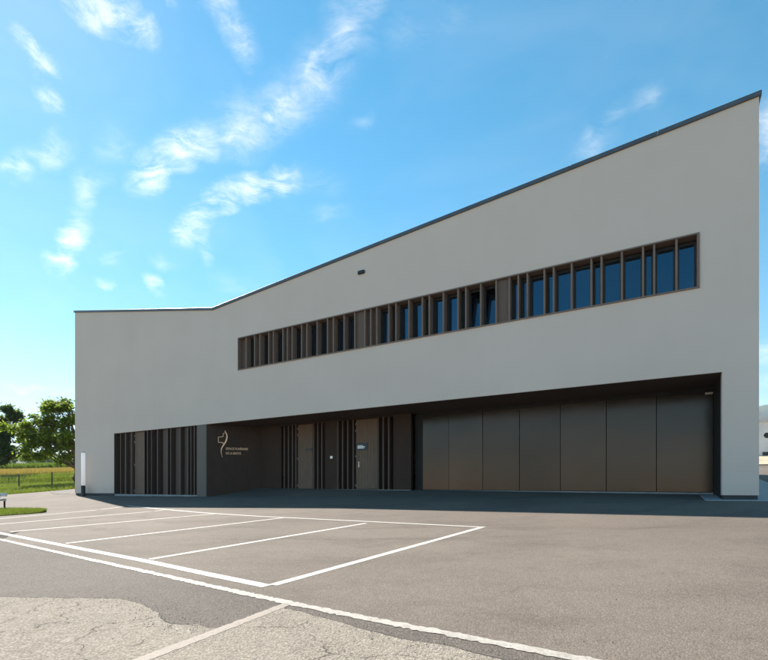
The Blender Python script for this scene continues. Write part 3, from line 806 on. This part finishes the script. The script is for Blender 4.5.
def lettering(txt, px0, px1, py_top, py_base):
    cu = bpy.data.curves.new('lettering', 'FONT'); cu.body = txt; cu.size = 1; cu.extrude = .0; cu.resolution_u = 3
    o = bpy.data.objects.new('lettering', cu); COL.objects.link(o)
    bpy.context.view_layer.update()
    dg = bpy.context.evaluated_depsgraph_get(); me = bpy.data.meshes.new_from_object(o.evaluated_get(dg))
    bpy.data.objects.remove(o)
    xs_ = [v.co.x for v in me.vertices]; ys_ = [v.co.y for v in me.vertices]
    p0, s0 = sp(px0, py_base); p1, s1 = sp(px1, py_base); pt, _ = sp(px0, py_top)
    kx = (s1-s0)/(max(xs_)-min(xs_)); ky = (pt.z-p0.z)/.72
    bm = bmesh.new(); bm.from_mesh(me)
    r = bmesh.ops.extrude_face_region(bm, geom=bm.faces[:])
    for v in r['geom']:
        if isinstance(v, bmesh.types.BMVert): v.co.z += .02
    for v in bm.verts:
        s = s0+(v.co.x-min(xs_))*kx; q = A0+an*s+nrm*(.008+v.co.z); v.co = (q.x, q.y, p0.z+v.co.y*ky)
    bmesh.ops.recalc_face_normals(bm, faces=bm.faces)
    bm.to_mesh(me); bm.free(); me.materials.clear()
    return link('lettering', me, 'gold_letter', B)
lettering('ESPACE FUNÉRAIRE', 226.0, 248.0, 447.4, 449.7)
lettering('DE LA BROYE', 226.0, 240.9, 452.0, 454.3)

# concrete apron under the right pier, running back along the end wall
def apron():
    vs, fs = [], []
    ws = [-.26, -.1, .3, .8, 1.4, 2.2, 3, 4, 5, 6, 8, 10, 12.5]
    for w in ws:
        a = UGR-.34 if w < 1.5 else UEND-.1
        zz = lerp(Z(735, 501, -.26), Z(735, 496.5, .9), (w+.26)/1.16)
        for u in (a, UEND+1.3):
            c = xy(u, w); g = land(c.x, c.y)+.035
            z = zz if w < 1 else max(g, Z(735, 496.5, .9)+.02)
            vs += [(c.x, c.y, max(z, g)), (c.x, c.y, z-.5)]
    for i in range(len(ws)-1):
        b = i*4; c = b+4; fs += [(b, b+2, c+2, c), (b, c, c+1, b+1), (b+2, b+3, c+3, c+2)]
    fs.append((0, 1, 3, 2))
    o = mesh('concrete_apron', vs, fs, 'slab_concrete'); o['kind'] = 'structure'
apron()

# ------------------------------------------------------------------ bollard light by the left corner
def lathe(name, prof, mat, parent, seg=20):
    vs, fs = [], []
    for r, z in prof:
        for k in range(seg): t = 2*math.pi*k/seg; vs.append((r*math.cos(t), r*math.sin(t), z))
    for i in range(len(prof)-1):
        for k in range(seg): fs.append((i*seg+k, i*seg+(k+1) % seg, (i+1)*seg+(k+1) % seg, (i+1)*seg+k))
    fs.append(tuple(range(seg))[::-1]); fs.append(tuple((len(prof)-1)*seg+k for k in range(seg)))
    return mesh(name, vs, fs, mat, parent, True)
p = G(83.2, 496.6); hb = p.y/F
bl = empty('bollard_light', p+Vector((0, 0, .018)))
tag(bl, 'tall slim bollard lamp, white opal tube on black foot, by the building corner', 'bollard lamp')
r0 = 1.9*hb
lathe('foot', [(r0*1.02, -.3), (r0*1.02, 0), (r0*1.02, 10.6*hb), (r0*.9, 10.8*hb)], 'black_metal', bl)
lathe('light_tube', [(r0*.95, 10.8*hb), (r0*.95, 43*hb), (r0*.8, 43.6*hb)], 'opal_tube', bl)
lathe('cap', [(r0*.97, 43.6*hb), (r0*.97, 44.4*hb), (r0*.7, 44.6*hb)], 'steel', bl)

# ------------------------------------------------------------------ grass island and bench at the left edge
def island():
    pp = gp((0,510.6),(12,510.4),(25,510.6),(38,511.2),(45,512.0),(46.5,512.7),(42,513.6),(28,514.8),(14,515.8),(0,516.8))
    lft = Vector((-2.2, 0, 0)); pp = [pp[0]+lft]+pp+[pp[-1]+lft]
    poly = [(q.x, q.y) for q in pp]
    o = prism('grass_island', poly, lambda x, y: land(x, y)-.15, lambda x, y: land(x, y)+.05, 'meadow'); o['kind'] = 'structure'
    return pp
isl = island()
def blades(name, n_, place, h0, h1, wd, mat, seed, label, cat, tris=1, bend=.35):
    rg = random.Random(seed); vs, fs = [], []
    for i in range(n_):
        q = place(rg)
        if q is None: continue
        h = rg.uniform(h0, h1); t = rg.uniform(0, 6.28); c, s = math.cos(t), math.sin(t); w = wd*rg.uniform(.6, 1.3)
        bx, by = rg.gauss(0, bend)*h, rg.gauss(0, bend)*h; b = len(vs)
        vs += [(q[0]-w*c, q[1]-w*s, q[2]), (q[0]+w*c, q[1]+w*s, q[2]), (q[0]+bx*.4+w*.7*c, q[1]+by*.4+w*.7*s, q[2]+h*.6), (q[0]+bx*.4-w*.7*c, q[1]+by*.4-w*.7*s, q[2]+h*.6), (q[0]+bx, q[1]+by, q[2]+h)]
        fs += [(b, b+1, b+2, b+3), (b+3, b+2, b+4)]
    o = mesh(name, vs, fs, mat); tag(o, label, cat, kind='stuff'); return o
def on_island(rg):
    k = rg.randrange(1, len(isl)//2); a, b = isl[k-1], isl[k]; a2, b2 = isl[-k], isl[-k-1]
    f, g = rg.random(), rg.random(); p = a.lerp(b, f).lerp(a2.lerp(b2, f), g); return (p.x, p.y, land(p.x, p.y)+.045)
blades('grass', 9000, on_island, .04, .11, .006, 'grass_blade', 2, 'short mown grass on the small kerbless island in the lot', 'grass')
bp = G(3.6, 511.3)
bn = empty('bench', bp+Vector((-.22, 0, .02)), R(8))
tag(bn, 'low grey bench standing on the small grass island', 'bench')
box('seat', -1.75, .03, .0, .46, .36, .44, 'bench_concrete', bn, .012)
box('apron', -1.70, -.0, -.0, .02, .20, .355, 'bench_seat', bn, .004)
for x in (-1.66, -.045):
    for y in (.03, .40): box('leg', x, x+.045, y, y+.045, -.08, .355, 'black_metal', bn)
box('backrest', -1.75, .03, .46, .50, .52, .66, 'bench_concrete', bn, .01)
for x in (-1.5, -.25): box('back_bracket', x, x+.05, .44, .47, .40, .62, 'black_metal', bn)

# ------------------------------------------------------------------ gravel patch, fields, fence
def strip_field(name, y0, y1, x0, x1, dz, mat, kind='structure'):
    xs_ = breaks(x0, x1, 3); ys_ = breaks(y0, y1, 2.0)
    return sheet(name, xs_, ys_, lambda x, y: (x, y, land(x, y)+dz), mat, kind)
gq = [G(53, 494.6), G(74.8, 494.6), G(76, 490.0), G(50, 491.6)]
gv = prism('gravel_strip', [(q.x, q.y) for q in gq], lambda x, y: land(x, y)-.1, lambda x, y: land(x, y)+.035, 'gravel'); gv['kind'] = 'structure'
strip_field('wheat_field', 52, 104, -260, -8, .22, 'wheat_soil')
strip_field('maize_field', 107, 150, -320, -8, .24, 'maize_soil')
def inview(rg, y0, y1, x0=-.86, x1=-.58):
    y = rg.uniform(y0, y1); x = rg.uniform(x0, x1)*y; return x, y
def f1(rg): x, y = inview(rg, 52, 80); return (x, y, land(x, y)+.2)
blades('wheat', 22000, f1, .55, .85, .035, 'wheat_blade', 4, 'ripe golden wheat standing in the field beyond the fence', 'wheat', bend=.2)
def f2(rg): x, y = inview(rg, 107, 116); return (x, y, land(x, y)+.2)
blades('maize', 9000, f2, 1.2, 1.9, .09, 'maize_blade', 6, 'green maize growing in a strip behind the golden wheat', 'maize', bend=.3)
def f3(rg):
    y = 28+24*rg.random()**1.5; x = rg.uniform(-.90, -.60)*y
    if lot_side(x, y) < .15: return None
    u, w = uw(x, y)
    if u > -.3 and w > -.3: return None
    return (x, y, land(x, y)-.03)
blades('grass', 42000, f3, .08, .30, .012, 'grass_blade', 7, 'rough meadow grass between the lot and the wire fence', 'grass', bend=.45)
def f4(rg):
    y = rg.uniform(43, 51.5); x = rg.uniform(-.90, -.60)*y
    return (x, y, land(x, y)-.03)
blades('tall_grass', 14000, f4, .35, .85, .016, 'grass_blade', 17, 'taller dark weeds growing along the field edge behind the fence', 'grass', bend=.3)

fence = empty('wire_fence', G(19, 487.6)); tag(fence, 'wire fence on thin dark posts along the meadow', 'fence')
fo = fence.location
pa, pb = G(19, 487.6), G(52, 486.4); step = (pb-pa)
posts = []
for k in range(-3, 4):
    q = pa+step*k; posts.append(Vector((q.x, q.y, land(q.x, q.y))))
hp = 13.6*pa.y/F
for q in posts:
    tube('post', [q-fo+Vector((0,0,-.3)), q-fo+Vector((0,0,hp))], [.05, .045], 'fence_post', fence, 8)
for f in (.12, .34, .56, .78, .97):
    tube('wire', [q-fo+Vector((0, -.05, hp*f)) for q in posts], [.006]*len(posts), 'fence_post', fence, 4)

# ------------------------------------------------------------------ trees
def tree(name, base, height, crown, leafsize, nleaf, mat, seed, label, cat='tree', trunk_r=.2, group=None, limbs=11):
    rg = random.Random(seed); t = empty(name, base); tag(t, label, cat, group)
    tips = []; vs, fs = [], []
    def addtube(pts, rr_):
        a, b = tube_data(pts, rr_, 7); k = len(vs); vs.extend(a); fs.extend(tuple(i+k for i in f) for f in b)
    th = height*.55
    tp = [Vector((rg.gauss(0, .02)*height*i/5, rg.gauss(0, .02)*height*i/5, -.3+th*i/5)) for i in range(6)]
    addtube(tp, [trunk_r*(1-.13*i) for i in range(6)])
    def incrown():
        for _ in range(200):
            cx, cy, cz, rx, ry, rz_ = rg.choice(crown)
            v = Vector((rg.gauss(0, 1), rg.gauss(0, 1), rg.gauss(0, 1))).normalized()*(rg.uniform(.35, 1)**.5)
            return Vector((cx+v.x*rx, cy+v.y*ry, cz+v.z*rz_))
    for i in range(limbs):
        s = tp[min(5, 2+i*4//limbs)]; e = incrown(); m = s.lerp(e, .5)+Vector((0, 0, .12*height*rg.random()-.02))
        pts = [s, s.lerp(m, .5)+Vector((rg.gauss(0, .1), rg.gauss(0, .1), 0)), m, m.lerp(e, .5), e]
        addtube(pts, [trunk_r*f for f in (.5, .36, .25, .15, .05)])
        for j in range(4):
            q = pts[2+j % 2]; e2 = e+(incrown()-e)*.45; addtube([q, q.lerp(e2, .5)+Vector((0, 0, .1)), e2], [trunk_r*.14, trunk_r*.09, .015]); tips.append(e2)
        tips.append(e)
    mesh('trunk', vs, fs, 'bark', t, True)
    clumps = [(q, rg.uniform(.5, 1.0)) for q in tips]
    while len(clumps) < max(70, nleaf//250):
        clumps.append((incrown(), rg.uniform(.35, .9)))
    vs, fs = [], []
    sc = height*.072
    tot = sum(c[1]**2 for c in clumps)
    for c, k in clumps:
        for _ in range(int(nleaf*k*k/tot)):
            v = Vector((rg.gauss(0, .55), rg.gauss(0, .55), rg.gauss(0, .38)))*sc*k
            p = c+v; l = leafsize*rg.uniform(.6, 1.3); w = l*.55
            a = Vector((rg.gauss(0, 1), rg.gauss(0, 1), rg.gauss(0, .6)-.3)).normalized(); up = Vector((rg.gauss(0, .6), rg.gauss(0, .6), 1)).normalized()
            sd_ = a.cross(up)
            if sd_.length < .1: continue
            sd_ = sd_.normalized()*w/2; b = len(vs)
            vs += [p, p+a*l*.45+sd_, p+a*l, p+a*l*.45-sd_]; fs.append((b, b+1, b+2, b+3))
    mesh('crown', vs, fs, mat, t)
    return t
def at(px, y): x = (px-CX)/F*y; return Vector((x, y, land(x, y)))
yt = 37.0; k = yt/F
b1 = at(75.5, yt)
def cz(py, y): return ZC+(HY-py)*y/F
def cr(px, py, y, rx, ry, rz_, base, dy=0): return ((px-CX)/F*y-base.x, dy, cz(py, y)-base.z, rx*y/F, ry*y/F, rz_*y/F)
tree('field_tree', b1, cz(393, yt)-b1.z, [cr(48,424,yt,26,22,16,b1), cr(58,405,yt,10,12,9,b1), cr(25,436,yt,18,18,16,b1), cr(70,430,yt,16,20,20,b1), cr(90,425,yt,22,20,22,b1), cr(40,447,yt,15,16,10,b1,-.4), cr(38,411,yt,13,12,8,b1), cr(72,462,yt,6,10,7,b1,-.6), cr(12,428,yt,14,14,15,b1,.8), cr(30,452,yt,12,12,8,b1,.4)],
     .22, 20000, 'leaf_fresh', 21, 'broad leafy tree with low branches right beside the building end', trunk_r=.24, limbs=13)
y2 = 52.0; b2 = at(-6, y2)
tree('field_tree', b2, cz(404, y2)-b2.z, [cr(-4,430,y2,22,20,24,b2), cr(10,438,y2,16,16,22,b2), cr(-22,440,y2,20,18,22,b2), cr(12,414,y2,7,8,7,b2), cr(6,455,y2,14,14,9,b2)],
     .30, 19000, 'leaf_dark', 33, 'darker dense tree standing farther off beyond the wire fence', trunk_r=.26, limbs=11)
# far line of trees behind the fields, one mass
def far_wood():
    rg = random.Random(9); vs, fs = [], []
    for i in range(110):
        y = rg.uniform(300, 420); x = lerp(-1.05, -.45, (i+rg.random())/110)*y; zb = land(x, y); h = rg.uniform(6, 12); rx = rg.uniform(3, 6)
        for _ in range(260):
            v = Vector((rg.gauss(0, .42), rg.gauss(0, .42), rg.gauss(0, .4))); p = Vector((x+v.x*rx, y+v.y*rx, zb+h*.5+v.z*h*.55)); l = rg.uniform(.6, 1.4)
            a = Vector((rg.gauss(0, 1), rg.gauss(0, 1), rg.gauss(0, 1))).normalized()*l; c = a.cross(Vector((rg.gauss(0, 1), rg.gauss(0, 1), 1))).normalized()*l*.5
            b = len(vs); vs += [p-a, p+c, p+a, p-c]; fs.append((b, b+1, b+2, b+3))
    o = mesh('far_woodland', vs, fs, 'leaf_far'); tag(o, 'hazy line of trees at the far end of the fields', 'woodland', kind='stuff')
far_wood()
# small farmhouse in the distance
yf = 290.0; fb = at(22, yf); kf = yf/F
fh = empty('farmhouse', fb+Vector((0, 0, -.2)), R(15)); tag(fh, 'tiny white farmhouse far off beyond the maize', 'house')
fh.scale = (.62, .62, .62)
box('wall', -3.6, 3.6, -2.5, 2.5, 0, 4.2, 'farm_wall', fh)
mesh('roof', [(-4,-3,4.1),(4,-3,4.1),(4,3,4.1),(-4,3,4.1),(-4,0,6.0),(4,0,6.0)], [(0,1,5,4),(3,4,5,2),(0,4,3),(1,2,5),(0,3,2,1)], 'farm_roof', fh)
for x in (-2.2, 0, 2.2): box('window', x-.45, x+.45, -2.54, -2.5, 1.4, 2.8, 'window_metal', fh)

# hills on the horizon
def hill(name, y, pts, mat, seed):
    rg = random.Random(seed); vs, fs = [], []; n_ = 90
    x0, x1 = pts[0][0], pts[-1][0]
    for i in range(n_+1):
        px = lerp(x0, x1, i/n_); top = interp(pts, px)+1.2*math.sin(px*.09+seed)+.6*math.sin(px*.31)+rg.uniform(-.25, .25)
        x = (px-CX)/F*y; h = ZC+(HY-top)*y/F
        for f, dy in ((-.0, -.10), (.45, -.05), (.85, -.015), (1, 0), (.6, .1), (0, .3)):
            vs.append((x*(1+dy*.6), y*(1+dy), lerp(0, h, f)+(rg.uniform(-1, 1)*h*.02 if 0 < f < 1 else 0)))
    for i in range(n_):
        for j in range(5): a = i*6+j; fs.append((a, a+6, a+7, a+1))
    o = mesh(name, vs, fs, mat, smooth=True); o['kind'] = 'structure'; return o
hill('hills', 2300, [(-500,440),(-200,450),(0,456),(40,454),(75,456),(250,462),(330,470)], 'forest_hill', 1)
hill('hills', 2700, [(560,462),(640,430),(700,412),(768,404),(850,398),(1000,415),(1300,440)], 'forest_hill', 2)

# ------------------------------------------------------------------ pale shed, earth bank seen past the right end
ys_ = 34.0; sb = at(775, ys_)
sh = empty('shed', sb+Vector((0, 0, -.1)), R(-20)); tag(sh, 'small white rendered shed with a round black vent, beyond the right pier', 'shed')
kk = ys_/F; hw = 2.2; top = (450-417)*kk
box('wall', -hw, hw, -1.8, 1.8, -.5, top, 'shed_wall', sh)
mesh('roof', [(-hw-.15,-1.95,top-.05),(hw+.15,-1.95,top-.05),(hw+.15,1.95,top-.05),(-hw-.15,1.95,top-.05),(-.0,-1.95,top+.75),(-.0,1.95,top+.75)], [(0,4,5,3),(1,2,5,4),(0,1,4),(3,5,2),(0,3,2,1)], 'shed_roof', sh)
def ring(px, py): return None
vx = (761.4-775)*kk
vent = lathe('vent', [(.19, -.05), (.19, 0), (.15, .02)], 'black_metal', sh, 16); vent.rotation_euler = (R(90), 0, 0); vent.location = (vx*1.12, -1.81, (450-430.5)*kk)
box('door_grille', vx*1.12-.25, vx*1.12+.30, -1.84, -1.80, .02, .26, 'black_metal', sh)
def bank():
    xs_ = breaks(16, 60, .8); y_ = breaks(26.5, 33, .5); rg = random.Random(4)
    return sheet('earth_bank', xs_, y_, lambda x, y: (x, y, land(x, y)+.03+.08*math.sin((y-26.5)/6.5*math.pi)+rg.uniform(0, .05)), 'dry_earth')
bank()

# ------------------------------------------------------------------ summer haze
hz = bpy.data.materials.new('haze_air'); hz.use_nodes = True; h_ = NT(hz.node_tree); h_.n.clear()
pv = h_.node('ShaderNodeVolumePrincipled'); pv.inputs['Color'].default_value = (.80, .90, 1, 1); pv.inputs['Density'].default_value = .00012
ho = h_.node('ShaderNodeOutputMaterial'); h_.l.new(pv.outputs[0], ho.inputs['Volume']); MATS['haze_air'] = hz
hb_ = box('haze', -4200, 4200, -420, 4700, -12, 560, 'haze_air'); hb_['kind'] = 'stuff'
